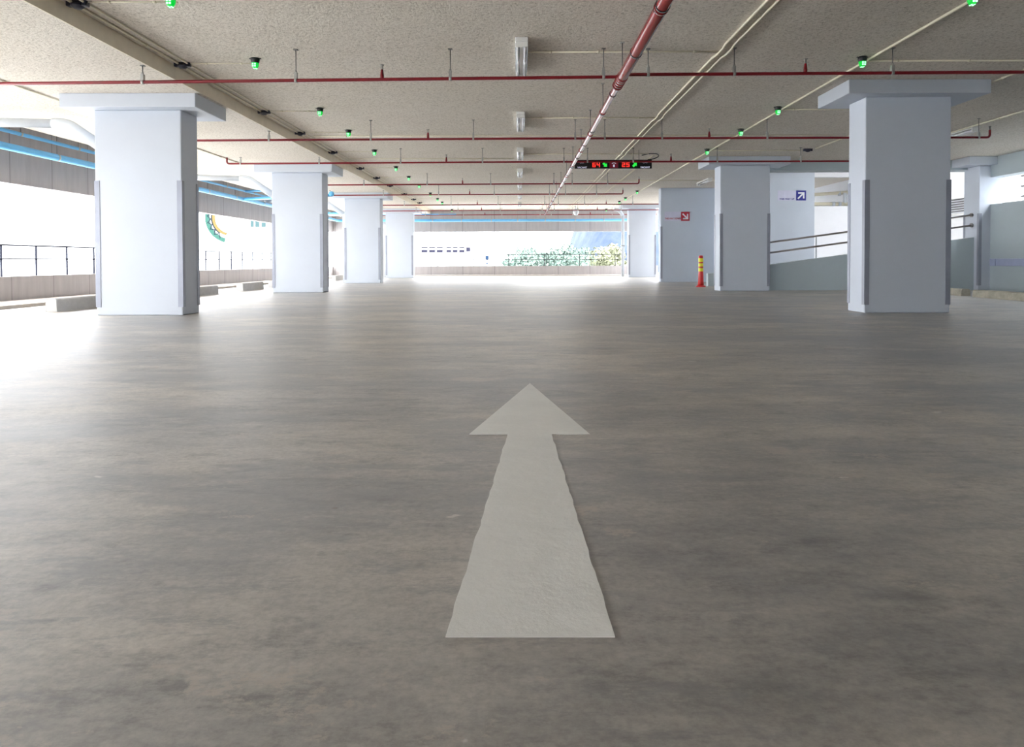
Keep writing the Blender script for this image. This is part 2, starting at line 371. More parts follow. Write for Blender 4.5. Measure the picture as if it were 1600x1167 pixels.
for i, (D, Z, xa, xb, el, er, nm) in enumerate(pd):
    xa, xb = max(xa, -7.7), min(xb, 9.8)
    t = thing('sprinkler_pipe', {0:'nearest thin red sprinkler pipe crossing the whole ceiling below its hanger rods',
        1:'second red sprinkler pipe, its turned-up end seen right of the near right pillar',
        2:'third red sprinkler pipe from the camera, passing just in front of the black number display',
        3:'fourth red sprinkler pipe from the camera, its turned-up end below the black number display',
        4:'fifth red sprinkler pipe from the camera, just behind and shorter than the fourth',
        5:'sixth red sprinkler pipe from the camera, running behind the third left pillar',
        6:'seventh red sprinkler pipe from the camera, the last one in front of the far fascia',
        7:'farthest red sprinkler pipe, in front of the fascia above the far opening'}[i], 'pipe', (0, D, Z), 'red sprinkler pipes across the ceiling')
    def zof(x):
        if i == 0: return (-.0085*(0-x) if x < 1.0 else .012+.004*(x-1)) - (.0 if x < 1 else -.018)
        return .0035*x if x < 0 else 0.0
    pts = []
    if el is not None: pts += [Vector((xa, 0, zof(xa)+.115))] + bend((xa,0,zof(xa)+.115), (xa,0,zof(xa)), (xa+.3,0,zof(xa)), .05)
    else: pts += [Vector((xa,0,zof(xa)))]
    pts += [Vector((x,0,zof(x))) for x in [q for q in (-4,-2,0,.98,1.06,2.2,4,6,8) if xa+.2 < q < xb-.2]]
    if er is not None: pts += bend((xb-.3,0,zof(xb)), (xb,0,zof(xb)), (xb,0,zof(xb)+.115), .05) + [Vector((xb,0,zof(xb)+.115))]
    else: pts += [Vector((xb,0,zof(xb)))]
    obj('pipe_run', MB().tube(pts, RB, 12), M['red'], t)
    for x in hx_all:
        if not (xa+.05 < x < xb-.05): continue
        top = (CD if -7.3 < x < -3.76 else CE)-Z-zof(x)
        rm, cm = rod_for(top)
        h = obj('hanger_rod', rm, None, t, (x, 0, zof(x))); obj('hanger_clamp', cm, None, h)
    if True:
        x = -5.3
        if xa < x: 
            rm, cm = rod_for(CD-Z-zof(x)); h = obj('hanger_rod', rm, None, t, (x, 0, zof(x))); obj('hanger_clamp', cm, None, h)
    for x in (-5.64, -1.38, 2.9, 7.17):
        if x < xa-.1 or x > xb+.1: continue
        if el is not None and abs(x-xa) < .2: zz, x = zof(xa)+.10, xa
        elif er is not None and abs(x-xb) < .2: zz, x = zof(xb)+.10, xb
        else: zz = zof(x)
        if zz > .05:
            s = obj('sprinkler_head', HS, None, t, (x, 0, zz-.08)); continue
        h = obj('sprinkler_head', HB, None, t, (x, 0, zz)); obj('deflector', HS, None, h)

# main pipe along the building
t = thing('main_water_pipe', 'thick glossy red main pipe running away along the ceiling right of the strip lights', 'pipe', (1.02, 0, 1.80))
obj('pipe_run', MB().tube([(0,-6,0),(0,6.85,0),(0,7.0,0),(0,7.1,0),(0,16,0),(0,27.2,0)], [.050,.050,.048,.036,.033,.030], 24), M['main_red'], t)
for k, y in enumerate([.25,1.4,2.55,3.7,4.85,5.95,7.42,8.35,9.5,10.6,11.9,13.1,14.3,15.5,16.7,18,19.3,20.6,22,23.5,25,26.5]):
    R = .055 if y < 6.9 else .040
    obj('coupling', MB().tube([(0,y-.010,0),(0,y+.010,0)], R, 24), M['rubber'], t)
for y in (6.72, 6.80, 6.88, 6.97, 7.06):
    obj('tee_ring', MB().tube([(0,y-.012,0),(0,y+.012,0)], .055, 24), M['main_red'], t)
for y in (2.0, 3.4, 4.9, 6.75, 8.3, 9.75, 11.2, 12.9, 14.6, 16.6, 18.6, 20.8, 23, 25.4):
    r_ = obj('hanger_rod', MB().tube([(0,y,.03),(0,y,CE-1.80)], .005, 8), M['rod'], t)
    obj('hanger_clamp', MB().tube([(0,y-.014,0),(0,y+.014,0)], .056 if y < 6.9 else .041, 20), M['main_red'], r_)
    obj('end_plate', MB().box(-.02,.02,y-.02,y+.02,CE-1.80-.008,CE-1.80), M['steel'], r_)

# ------------------------------------------------------------ fluorescent lights
def strip_light(loc, label, length=1.15):
    t = thing('strip_light', label, 'ceiling light', loc, 'twin tube ceiling lights')
    h = MB(); h.box(-.062,.062,0,length,-.035,0,.004)
    # raised centre spine and end holder
    h.prism([(-.03,-.035),(.03,-.035),(.016,-.062),(-.016,-.062)], 'y', .02, length-.02)
    obj('housing', h, M['lampbody'], t)
    rf = MB()
    for s in (-1,1): rf.prism([(s*.017,-.0625),(s*.034,-.0365),(s*.060,-.0365),(s*.062,-.052),(s*.058,-.040),(s*.036,-.040)][:5][::1], 'y', .05, length-.05)
    obj('added_reflector', rf, M['mirror'], t)  # mirror strips added to brighten the unlit fittings with reflected daylight
    for s in (-1,1):
        obj('tube', MB().tube([(s*.036,.05,-.068),(s*.036,length-.05,-.068)], .014, 14), M['tube'], t)
    for y in (.03, length-.03):
        obj('lamp_holder', MB().box(-.058,.058,y-.014,y+.014,-.086,-.034,.003), M['lampbody'], t)
    return t
LD = [6.58, 9.85, 12.95, 15.85, 18.8, 21.9, 25.0]
for i, d in enumerate(LD):
    strip_light((.03, d, CE), ['nearest twin tube light in the middle row on the ceiling', 'second twin tube light from the camera in the middle row',
        'third twin tube light in the middle row, left of the black display', 'fourth twin tube light from the camera in the middle row',
        'fifth twin tube light from the camera in the middle row','sixth twin tube light from the camera in the middle row','farthest twin tube light in the middle row, before the far fascia'][i])
strip_light((4.98, 17.8, CE), 'lone white ceiling light above the grey-blue wall with the red arrow sign')
strip_light((7.35, 11.0, CE), 'white ceiling light just right of the near right pillar')

# ------------------------------------------------------------ green bay lights and sensors
gb = MB().lathe([(.046,0),(.046,-.02),(.040,-.045),(.038,-.05)]).mesh('lamp_base', M['rubber'])
gl = MB().lathe([(.037,-.048),(.036,-.075),(.028,-.095),(.012,-.104),(.002,-.106)]).mesh('green_lens', M['greenlens'])
lm = MB()
for sx in (-1,1):
    for sy in (-1,1):
        lm.box(sx*.011-.007, sx*.011+.007, -.0385, -.032, -.076+sy*.011-.007, -.076+sy*.011+.007)
        lm.box(sx*.011-.006, sx*.011+.006, sy*.011-.006, sy*.011+.006, -.108, -.1045)
gd = lm.mesh('green_led', M['greenled'])
br = MB().box(-.06,.06,-.006,.006,-.008,0).box(-.012,.012,-.012,.012,-.012,0).mesh('mounting_bar', M['rubber'])
def bay_light(x, d, z, label, group):
    t = thing('indicator_light', label, 'indicator light', (x, d, z), group)
    obj('mounting_bar', br, None, t); obj('lamp_base', gb, None, t)
    l = obj('green_lens', gl, None, t); obj('green_led', gd, None, l); return t
sn = MB().lathe([(.055,-.03),(.052,-.045),(.03,-.062),(.01,-.066)]).mesh('sensor_body', M['sensor'])
sb = MB().box(-.085,.085,-.026,.026,-.046,0,.006).mesh('sensor_box', M['sensor'])
def sensor(x, d, z, label, group=None):
    t = thing('parking_sensor', label, 'parking sensor', (x, d, z), group)
    obj('sensor_body', sn, None, t); obj('sensor_box', sb, None, t); return t
GL = [5.5,7.25,9.6,11.2,13.2,15.5,17.3,19.1,21.5,23.4,24.8,28.4]
for i, d in enumerate(GL):
    lab = 'farthest' if i == len(GL)-1 else ordw(i)
    bay_light(-2.78, d, CE, f'{lab} green ceiling light from the camera in the left row', 'green bay lights in the left row')
    if i < 11: sensor(-3.62, d+.15, CE, f'{ordw(i)} black parking sensor from the camera beside the beige ceiling step', 'black parking sensors along the ceiling step')
GR = [5.5,7.25,9.6,11.2,13.2,21.0,23.3,24.7,28.4]
for i, d in enumerate(GR):
    lab = 'farthest' if i == len(GR)-1 else ordw(i)
    bay_light(3.63, d, CE, f'{lab} green ceiling light from the camera in the right row', 'green bay lights in the right row')
sensor(5.57, 13.2, CE, 'lone black parking sensor left of the near right pillar, in front of the beam')

# ------------------------------------------------------------ conduits
def conduit(pts, r, label, clips=(), grp='cream conduits on the ceiling'):
    t = thing('conduit', label, 'conduit', pts[0], grp)
    o = Vector(pts[0])
    obj('conduit_run', MB().tube([Vector(p)-o for p in pts], r, 8), M['conduit'], t)
    if clips:
        P0, P1 = Vector(pts[0]), Vector(pts[-1]); d = (P1-P0).normalized()
        for s in clips:
            p = P0+(P1-P0)*s-o
            obj('clip', MB().tube([p-d*.012, p+d*.012], r+.005, 8), M['conduit'], t)
    return t
zc = CE-.014
def wiggle(x, y0, y1, kinks, z, amp=.014):
    pts = [(x, y0, z)]
    for k in kinks: pts += [(x, k-.22, z), (x+amp, k-.1, z-.004), (x+amp, k+.1, z-.004), (x, k+.22, z)]
    return pts+[(x, y1, z)]
cl = [i/12 for i in range(1, 12)]
conduit(wiggle(2.04, YN, 28.5, [7.0,10.25,13.75,16.8], zc), .013, 'left one of the pair of cream conduits right of the main red pipe', cl)
conduit(wiggle(2.13, YN, 28.5, [7.0,10.25,13.75,16.8], zc), .013, 'right one of the pair of cream conduits right of the main red pipe', cl)
conduit(wiggle(3.72, YN, 28.5, [11.7,13.4], zc), .014, 'long cream conduit running beside the right row of green lights', cl)
conduit([(-3.66, YN, zc), (-3.66, 26, zc)], .013, 'cream conduit tucked against the beige step on the left', cl)
conduit([(-3.56, YN, zc), (-3.56, 26, zc)], .009, 'thinner cream conduit beside the one against the beige step on the left', cl)
conduit([(5.68, 1, zc), (5.68, 13.1, zc)], .012, 'cream conduit passing over the near right pillar to the lone sensor', cl)
conduit([(7.25, 1, zc), (7.25, 12.2, zc)], .012, 'cream conduit on the ceiling at far right leading to the white light', cl)
conduit([(2.72, 13.9, zc), (2.72, 28, zc)], .012, 'cream conduit starting behind the black display', cl)
conduit([(-5.62, 1, CD-.012), (-5.62, 14.0, CD-.012)], .011, 'thin cream conduit on the lowered ceiling crossing behind the near left pillar', cl)
def cross(x0, x1, d, label, n=4, r=.009):
    return conduit([(x0, d, CE-.011), (x1, d, CE-.011)], r, label, [(k+.5)/n for k in range(n)])
cross(.08, 2.04, 7.02, 'thin cross conduit from the nearest strip light to the paired conduits')
cross(.08, 2.04, 10.25, 'thin cross conduit from the second strip light to the paired conduits')
cross(.08, 2.60, 13.72, 'thin cross conduit from the third strip light towards the display')
cross(-3.5, 5.4, 11.7, 'thin cross conduit spanning the ceiling just behind the second red sprinkler pipe', 8)
cross(-3.5, -.1, 14.3, 'thin cross conduit spanning the ceiling left of the third strip light', 8)
cross(1.9, 5.5, 18.3, 'thin cross conduit above the turned-up end of the fourth red pipe')
for i, d in enumerate([5.65,7.4,9.75,11.35,13.35,15.65,17.45,19.25,21.65,23.55]):
    cross(-3.55, -2.8, d, f'{ordw(i)} short conduit from the camera linking a black sensor to a left green light', 2, .005)
cross(3.68, 9.8, 7.36, 'thin cross conduit from the right green light passing in front of the near right capital', 8)
cross(3.68, 5.0, 9.72, 'thin cross conduit from a right green light to behind the near right capital', 3)
cross(3.68, 5.5, 13.35, 'thin cross conduit from a right green light to the lone black sensor', 3)

# ------------------------------------------------------------ number display
def text_mesh(name, s, size, mat, depth=.002, bold=0.0):
    cu = bpy.data.curves.new(name, 'FONT'); cu.body = s; cu.size = size; cu.extrude = depth; cu.offset = bold
    cu.align_x = 'CENTER'; cu.align_y = 'CENTER'
    o = bpy.data.objects.new(name, cu); C.objects.link(o); bpy.context.view_layer.update()
    me = bpy.data.meshes.new_from_object(o.evaluated_get(bpy.context.evaluated_depsgraph_get()))
    bpy.data.objects.remove(o); bpy.data.curves.remove(cu)
    me.name = name; me.materials.clear(); me.materials.append(mat); return me
def text(name, s, size, mat, parent, loc, depth=.002, sx=1.0, bold=0.0):
    o = obj(name, text_mesh(name, s, size, mat, depth, bold), mat, parent, loc)
    o.rotation_euler = (PI/2, 0, 0); o.scale = (sx, 1, 1); return o
def arrow_poly(mb, cx, cz, L, wsh, whd, hl, ang, y0, y1):
    """block arrow; ang = direction in the XZ plane"""
    p = [(-L/2,-wsh/2),(L/2-hl,-wsh/2),(L/2-hl,-whd/2),(L/2,0),(L/2-hl,whd/2),(L/2-hl,wsh/2),(-L/2,wsh/2)]
    q = [(cx+x*math.cos(ang)-z*math.sin(ang), cz+x*math.sin(ang)+z*math.cos(ang)) for x, z in p]
    return mb.prism(q, 'y', y0, y1)
def thin_arrow(mb, cx, cz, L, w_, ang, y0, y1):
    """line arrow with a right-angled barbed head"""
    c_, s_ = math.cos(ang), math.sin(ang)
    def R(p): return (cx+p[0]*c_-p[1]*s_, cz+p[0]*s_+p[1]*c_)
    mb.prism([R(p) for p in [(-L/2,-w_/2),(L/2-w_*.7,-w_/2),(L/2-w_*.7,w_/2),(-L/2,w_/2)]], 'y', y0, y1)
    for sg in (-1,1):
        e = L*.62/math.sqrt(2)*1.1
        a_ = (L/2, 0); b_ = (L/2-e, sg*e); k = w_/math.sqrt(2)
        pts = [(a_[0], a_[1]), (b_[0], b_[1]), (b_[0]-k, b_[1]-sg*k), (a_[0]-2*k, 0)]
        mb.prism([R(p) for p in pts], 'y', y0+.0004*sg, y1)
    return mb
DX0, DX1, DY, DZ0, DZ1 = 1.085, 2.575, 13.25, 1.775, 1.945
t = thing('number_display', 'black hanging display with red numbers 64 and 25 and two green arrows', 'display', ((DX0+DX1)/2, DY, DZ0))
ox, oy, oz = t.location
def sx_(p): return (p-898)/(1019-898)*(DX1-DX0)+DX0-ox      # position along the display
zc_ = .072
obj('housing', MB().box(DX0-ox, DX1-ox, 0, .07, 0, DZ1-DZ0, .004), M['disp'], t)
for s_, p_ in (('64', 931.5), ('25', 978)):
    mb = MB(); dw, dh, st = .062, .088, .017
    SEG = {'6':'afgedc', '4':'fgbc', '2':'abged', '5':'afgcd'}
    for j, ch in enumerate(s_):
        cx_ = sx_(p_)+(j-.5)*(dw+.022)
        for sg in SEG[ch]:
            bx = {'a':(-dw/2,dw/2,dh/2-st,dh/2), 'd':(-dw/2,dw/2,-dh/2,-dh/2+st), 'g':(-dw/2,dw/2,-st/2,st/2),
                  'f':(-dw/2,-dw/2+st,0,dh/2), 'b':(dw/2-st,dw/2,0,dh/2), 'e':(-dw/2,-dw/2+st,-dh/2,0), 'c':(dw/2-st,dw/2,-dh/2,0)}[sg]
            mb.box(cx_+bx[0], cx_+bx[1], -.005, .001, zc_+bx[2], zc_+bx[3])
    o = obj('red_number', mb, M['led_red'], t); o['label'] = f'glowing red number {s_}'
ap = MB(); arrow_poly(ap, sx_(945.5), zc_-.002, .105, .045, .095, .05, -PI/4, -.005, .001); obj('green_arrow', ap, M['led_green'], t)['label'] = 'glowing green arrow pointing down right'
ap = MB(); arrow_poly(ap, sx_(992.3), zc_+.002, .105, .045, .095, .05, PI/4, -.005, .001); obj('green_arrow', ap, M['led_green'], t)['label'] = 'glowing green arrow pointing up right'
q = obj('red_panel', MB().box(sx_(952.5), sx_(966), -.004, .001, .012, .135), M['disp_red'], t)
ic = MB(); cxp = sx_(959.3)
ic.box(cxp-.014, cxp+.014, -.006, -.003, .028, .075); 
ic.prism([(cxp-.04,.096),(cxp-.02,.112),(cxp+.02,.112),(cxp+.04,.096),(cxp+.04,.088),(cxp+.018,.102),(cxp-.018,.102),(cxp-.04,.088)], 'y', -.006, -.003)
obj('white_symbol', ic, M['disp_text'], q)
text('small_text', 'VACANT', .042, M['disp_text'], t, (sx_(909.5), -.003, .022), .001, 1.1, .001)
text('small_text', 'VACANT', .042, M['disp_text'], t, (sx_(1008.5), -.003, .022), .001, 1.1, .001)
text('small_text', 'CAR', .036, M['disp_text'], t, (sx_(909), -.003, .112), .001, 1.1)
text('small_text', 'CAR', .036, M['disp_text'], t, (sx_(1008.5), -.003, .112), .001, 1.4)
for xx in (-.5, .5): obj('hanger_rod', MB().tube([(xx,.035,DZ1-DZ0),(xx,.035,CE-oz)], .006, 8), M['rod'], t)
cpt = [Vector(p) for p in ((2.50,13.9,CE-.012),(2.62,13.7,CE-.012),(2.73,13.5,CE-.05),(2.72,13.36,CE-.12),(2.62,13.30,CE-.17),(2.50,13.28,DZ1+.004))]
def crom(P, n=8):
    Q = [P[0]]+P+[P[-1]]; out = []
    for i in range(1, len(Q)-2):
        for k in range(n):
            u = k/n; p0, p1, p2, p3 = Q[i-1:i+3]
            out.append(.5*((2*p1)+(p2-p0)*u+(2*p0-5*p1+4*p2-p3)*u*u+(3*p1-p0-3*p2+p3)*u**3))
    return out+[P[-1]]
cb = MB().tube(crom(cpt), .010, 8)
tag(obj('power_cable', cb, M['rubber']), 'black curved cable dropping to the right end of the number display', 'cable')

# ------------------------------------------------------------ arrow signs on the walls
def wall_sign(name, label, y, sq, plate, txt, tpos, mat, ang):
    """sq, plate = (x0, x1, z0, z1)"""
    t = thing(name, label, 'sign', ((sq[0]+sq[1])/2, y, sq[2])); ox, oy, oz = t.location
    obj('pale_plate', MB().box(plate[0]-ox, plate[1]-ox, -.006, 0, plate[2]-oz, plate[3]-oz), M['sign_plate'], t)
    s = obj('arrow_square', MB().box(sq[0]-ox, sq[1]-ox, -.012, 0, 0, sq[3]-oz, .002), mat, t)
    w_ = sq[1]-sq[0]
    obj('white_arrow', thin_arrow(MB(), 0, w_/2, w_*.92, w_*.15, ang, -.016, -.011), M['sign_white'], s)
    text('lettering', txt, tpos[2], mat, t, (tpos[0]-ox, -.008, tpos[1]-oz), .001, tpos[3], .0015)
    return t
def at(px_, py_, D):
    r = ray(px_, py_); k = D/r.y; return r.x*k, r.z*k
def rect(a_, b_, D):
    x0, z1 = at(a_[0], a_[1], D); x1, z0 = at(b_[0], b_[1], D); return (x0, x1, z0, z1)
sq = rect((1064,331),(1077.5,345), 20.3); pl = rect((1038.5,331),(1064,345), 20.3); tx = at(1051.2, 341.6, 20.3)
wall_sign('direction_sign', 'red square sign with a white arrow pointing down right beside THIS WAY DOWN', 20.3, sq, pl, 'THIS WAY DOWN', (tx[0], tx[1], .066, .86), M['sign_red'], -PI/4)
sq = rect((1243.8,297.6),(1259.3,313.2), 19.0); pl = rect((1215,297.6),(1243.8,313.2), 19.0); tx = at(1229.3, 311.0, 19.0)
wall_sign('direction_sign', 'blue square sign with a white arrow pointing up right beside THIS WAY UP', 19.0, sq, pl, 'THIS WAY UP', (tx[0], tx[1], .066, 1.02), M['sign_blue'], PI/4)

# ------------------------------------------------------------ bollard
t = thing('traffic_bollard', 'red flexible bollard with yellow bands in front of the grey-blue wall', 'bollard', (4.42, 16.6, FL))
obj('base', MB().lathe([(.118,0),(.118,.018),(.095,.03),(.075,.035)], seg=32), M['bollard_red'], t)
obj('post', MB().lathe([(.074,.03),(.068,.12),(.060,.30),(.055,.36),(.052,.74),(.046,.755),(.030,.762)], seg=32), M['bollard_red'], t)
for z0, z1 in ((.375,.46),(.495,.57),(.605,.695)):
    obj('yellow_band', MB().lathe([(.0565,z0),(.0575,z0+.004),(.0570,z1-.004),(.0560,z1)], seg=32), M['bollard_yellow'], t)

# ------------------------------------------------------------ ramp handrail
t = thing('handrail', 'two-bar steel handrail sloping up along the ramp wall', 'handrail', (5.27, 14.62, FL)); ox, oy, oz = t.location
def rz(x, lo): return (.372+(x-5.35)*(.572/4.3)) - (.222 if lo else 0)
for lo in (0,1):
    obj('rail', MB().tube([(0,0,rz(5.27,lo)-oz),(9.68-ox,0,rz(9.68,lo)-oz)], .02, 14), M['handrail'], t)
    obj('end_flange', MB().tube([(9.66-ox,0,rz(9.67,lo)-oz),(9.69-ox,0,rz(9.69,lo)-oz)], .045, 18), M['handrail'], t)
for x in (6.36, 8.2):
    obj('post', MB().tube([(x-ox,0,-.118+(x-5.25)*.1318-oz),(x-ox,0,rz(x,0)-oz)], .013, 10), M['upvc'], t)

# ------------------------------------------------------------ left and far railings
def railing(name, label, p0, p1, n, gap=.0):
    p0, p1 = Vector(p0), Vector(p1); t = thing(name, label, 'railing', p0)
    d = p1-p0
    for z, r in ((.49, .013), (.272, .011)):
        obj('rail', MB().tube([(0,0,z), (d.x,d.y,z)], r, 10), M['railing'], t)
    for k in range(n):
        q = d*(k/(n-1)); obj('post', MB().box(q.x-.016,q.x+.016,q.y-.006,q.y+.006,0,.49), M['railing'], t)
    return t
railing('railing', 'thin grey two-bar railing on the left parapet', (XL-.08, 6.70, -.229), (XL-.08, 6.70+.765*28, -.229), 29)
M['railing_far'] = plain('pale_rail_paint', (.06,.062,.07), .8, spec=.05); sv = M['railing']; M['railing'] = M['railing_far']
railing('railing', 'pale two-bar railing on the far parapet in front of the trees', (XL-.08, YF+.08, -.23), (5.6, YF+.08, -.23), 10)
M['railing'] = sv

# ------------------------------------------------------------ wheel stops
def stop(x, y0, y1, h, wd, mat, label):
    t = MB(); n = .02
    t.prism([(-wd/2,0),(wd/2,0),(wd/2-.006,h-.02),(wd/2-.022,h),(-wd/2+.022,h),(-wd/2+.006,h-.02)], 'y', 0, y1-y0)
    return tag(obj('wheel_stop', t, mat, None, (x, y0, FL)), label, 'wheel stop', 'concrete wheel stops')
for (y, lab) in zip((8.86, 12.44, 14.85, 16.75, 19.9, 22.4), ('nearest concrete wheel stop on the left, partly behind the near left pillar',
    'concrete wheel stop emerging right of the near left pillar', 'pale concrete wheel stop midway between the first and second left pillars',
    'concrete wheel stop partly hidden by the left side of the second left pillar', 'concrete wheel stop behind the second left pillar', 'small distant wheel stop between the second and third left pillars')):
    stop(-6.08, y, y+1.2, .17, .15, M['stop'], lab)
stop(7.92, 10.2, 11.8, .125, .16, M['stop_old'], 'stained yellowish wheel stop at the right edge by the wall')
stop(7.92, 12.1, 13.6, .125, .16, M['stop_old'], 'stained wheel stop half hidden behind the near right pillar')

# guard board on right wall
t = thing('wall_guard', 'blue-grey guard board along the right wall', 'guard board', (XR, YN+.2, -.06))
for k in range(7):
    y0 = .0+k*3.0
    if YN+.2+y0+2.98 > 14.4: break
    obj('board', MB().box(-.03, 0, y0, y0+2.98, -.075, .075, .004), M['band'], t)
obj('board', MB().box(-.03, 0, 21.0-.0, 14.37-YN-.2, -.075, .075, .004), M['band'], t)

# ------------------------------------------------------------ white drain pipes by the left pillars
def drain(y, label):
    t = thing('drain_pipe', label, 'pipe', (-5.24, y, FL), 'white drain pipes by the pillars'); oz = FL
    A = (-7.85+5.24, 0, 1.825-oz); B = (-5.80+5.24, 0, 1.77-oz); Cc = (-5.45+5.24+.02, 0, 1.50-oz); D_ = (0, 0, 1.38-oz); E = (0,0,.0)
    obj('horizontal_run', MB().tube([A, (-5.98+5.24,0,1.775-oz)], .058, 20), M['upvc'], t)
    b = bend((-6.0+5.24,0,1.775-oz), B, D_, .10)
    obj('elbow', MB().tube([Vector((-5.98+5.24,0,1.775-oz))]+b+[Vector((0-.03,0,1.41-oz))], .072, 20), M['upvc'], t)
    obj('down_pipe', MB().tube([(-.04,0,1.43-oz),(0,0,1.36-oz),E], .058, 20), M['upvc'], t)
    x = -6.95+5.24
    r_ = obj('hanger_rod', MB().tube([(x,0,1.84-oz),(x,0,CD-oz)], .005, 8), M['rod'], t)
    obj('hanger_clamp', MB().tube([(x-.014,0,1.787-oz),(x+.014,0,1.787-oz)], .063, 20), M['steel'], r_)
for i, y in enumerate(LY):
    drain(y+.60, ['white drain pipe with an elbow meeting the near left pillar', 'white drain pipe with an elbow behind the second left pillar',
                  'white drain pipe with an elbow behind the third left pillar', 'white drain pipe behind the farthest left pillar'][i])
t = thing('drain_pipe', 'white drain pipe standing beside the farthest right pillar', 'pipe', (4.08, 26.85, FL), 'white drain pipes by the pillars')
obj('down_pipe', MB().tube([(0,0,0),(0,0,2.45)], .055, 16), M['upvc'], t)
obj('elbow', MB().tube([(-.34,0,2.66)]+bend((-.34,0,2.66),(-.15,0,2.62),(0,0,2.42),.1)+[(0,0,2.40)], .068, 16), M['upvc'], t)
obj('wall_bracket', MB().box(-.07,.09,-.07,.07,1.2,1.24), M['steel'], t)

# ------------------------------------------------------------ blue pipes
def clampset(t, pts, r, top, along):
    for p in pts:
        if along == 'y': a_, b_ = (p[0], p[1]-.015, p[2]), (p[0], p[1]+.015, p[2])
        else: a_, b_ = (p[0]-.015, p[1], p[2]), (p[0]+.015, p[1], p[2])
        c_ = obj('hanger_clamp', MB().tube([a_, b_], r+.006, 18), M['steel'], t)
        obj('hanger_rod', MB().tube([(p[0],p[1],p[2]+r),(p[0],p[1],top)], .005, 8), M['rod'], c_)
t = thing('water_pipe', 'thick sky-blue pipe along the left fascia turning along the far fascia', 'pipe', (0,0,0), 'sky-blue water pipes')
yb = 28.55
obj('pipe_run', MB().tube([(-7.55,YN,1.70)]+[(-7.55,15,1.70)]+bend((-7.55,15,1.70),(-7.55,yb,1.68),(0,yb,1.68),.2)+[(0,yb,1.68),(5.7,yb,1.68)], .056, 20), M['blue'], t)
clampset(t, [(-7.55,y,1.70) for y in (7.2,9.4,11.2,12.8,14.6,16.6,18.2,20.2,22.2,24.2,26.2)], .056, CE, 'y')
clampset(t, [(x,yb,1.68) for x in (-6,-4.8,-3.6,-2.4,-1.15,-.05,1.1,2.35,3.55,4.8)], .056, CE, 'x')
bb = obj('branch', MB().tube([(-7.55,18.7,1.70),(-5.1,18.7,1.80)], .042, 16), M['blue'], t); obj('branch_valve', MB().lathe([(.02,-.06),(.06,-.05),(.075,0),(.06,.06),(.02,.07)], -5.12, 18.7, 1.83), M['blue'], bb)
obj('branch', MB().tube([(-7.55,24.8,1.70),(-5.1,24.8,1.78)], .042, 16), M['blue'], t)
t = thing('water_pipe', 'thin sky-blue pipe above the thick one along the left fascia', 'pipe', (0,0,0), 'sky-blue water pipes')
obj('pipe_run', MB().tube([(-7.52,YN,1.925)]+[(-7.52,15,1.925)]+bend((-7.52,15,1.925),(-7.52,28.3,1.915),(0,28.3,1.915),.15)+[(-2.6,28.3,1.915)], .028, 16), M['blue'], t)
clampset(t, [(-7.52,y,1.925) for y in (8.0,10.35,11.7,12.95,14.4,16.0,17.6,19.4,21.4,23.4,25.4)], .028, CE, 'y')
clampset(t, [(x,28.3,1.915) for x in (-3.3,-4.9)], .028, CD, 'x')
obj('branch', MB().tube([(-7.52,18.75,1.925),(-5.3,18.75,1.93)], .024, 12), M['blue'], t)

# ------------------------------------------------------------ dome camera near the far end
t = thing('dome_camera', 'small white dome camera hanging from the ceiling near the far opening', 'camera', (2.25, 27.0, CE))
obj('mounting_stem', MB().lathe([(.05,0),(.05,-.02),(.02,-.03),(.02,-.12)]), M['upvc'], t)
obj('dome', MB().lathe([(.07,-.12),(.115,-.15),(.12,-.25),(.10,-.31),(.06,-.35),(.01,-.365)], seg=28), M['upvc'], t)

# ------------------------------------------------------------ things beyond the ramp
t = thing('service_pipe', 'lower cream pipe seen through the high opening beyond the ramp', 'pipe', (10.4, 24.6, 2.0), 'cream pipes beyond the ramp')
obj('pipe_run', MB().tube([(-1.6,0,0),(1.5,0,0)], .065, 18), M['conduit'], t)
for x in (.0,.22,1.2): obj('collar', MB().tube([(x+.85,0,0),(x+.95,0,0)], .085, 18), M['upvc'], t)
obj('riser', MB().tube([(1.32,0,0),(1.32,0,.40)], .06, 16), M['upvc'], t)
obj('hanger_rod', MB().tube([(-.6,0,.05),(-.6,0,1.0)], .012, 8), M['rod'], t)
t = thing('service_pipe', 'upper cream pipe seen through the high opening beyond the ramp', 'pipe', (10.4, 24.9, 2.35), 'cream pipes beyond the ramp')
obj('pipe_run', MB().tube([(-1.6,.3,-.08),(1.7,-.1,.1)], .06, 18), M['conduit'], t)
obj('elbow', MB().tube([(1.2,0,.05),(1.3,-.05,.06)], .085, 18), M['upvc'], t)
t = thing('ventilation_duct', 'grey lamp rail slanting under the ceiling beyond the ramp', 'lamp rail', (10.6, 25.6, 2.74))
obj('rail_body', MB().tube([(-1.2,-.4,-.18),(.3,0,0)], .05, 12), M['guard'], t); obj('hanger_rod', MB().tube([(.2,0,0),(.2,0,.26)], .012, 8), M['rod'], t)

M['slat'] = plain('louvre_grey', (.12,.12,.13), .7, spec=.1)
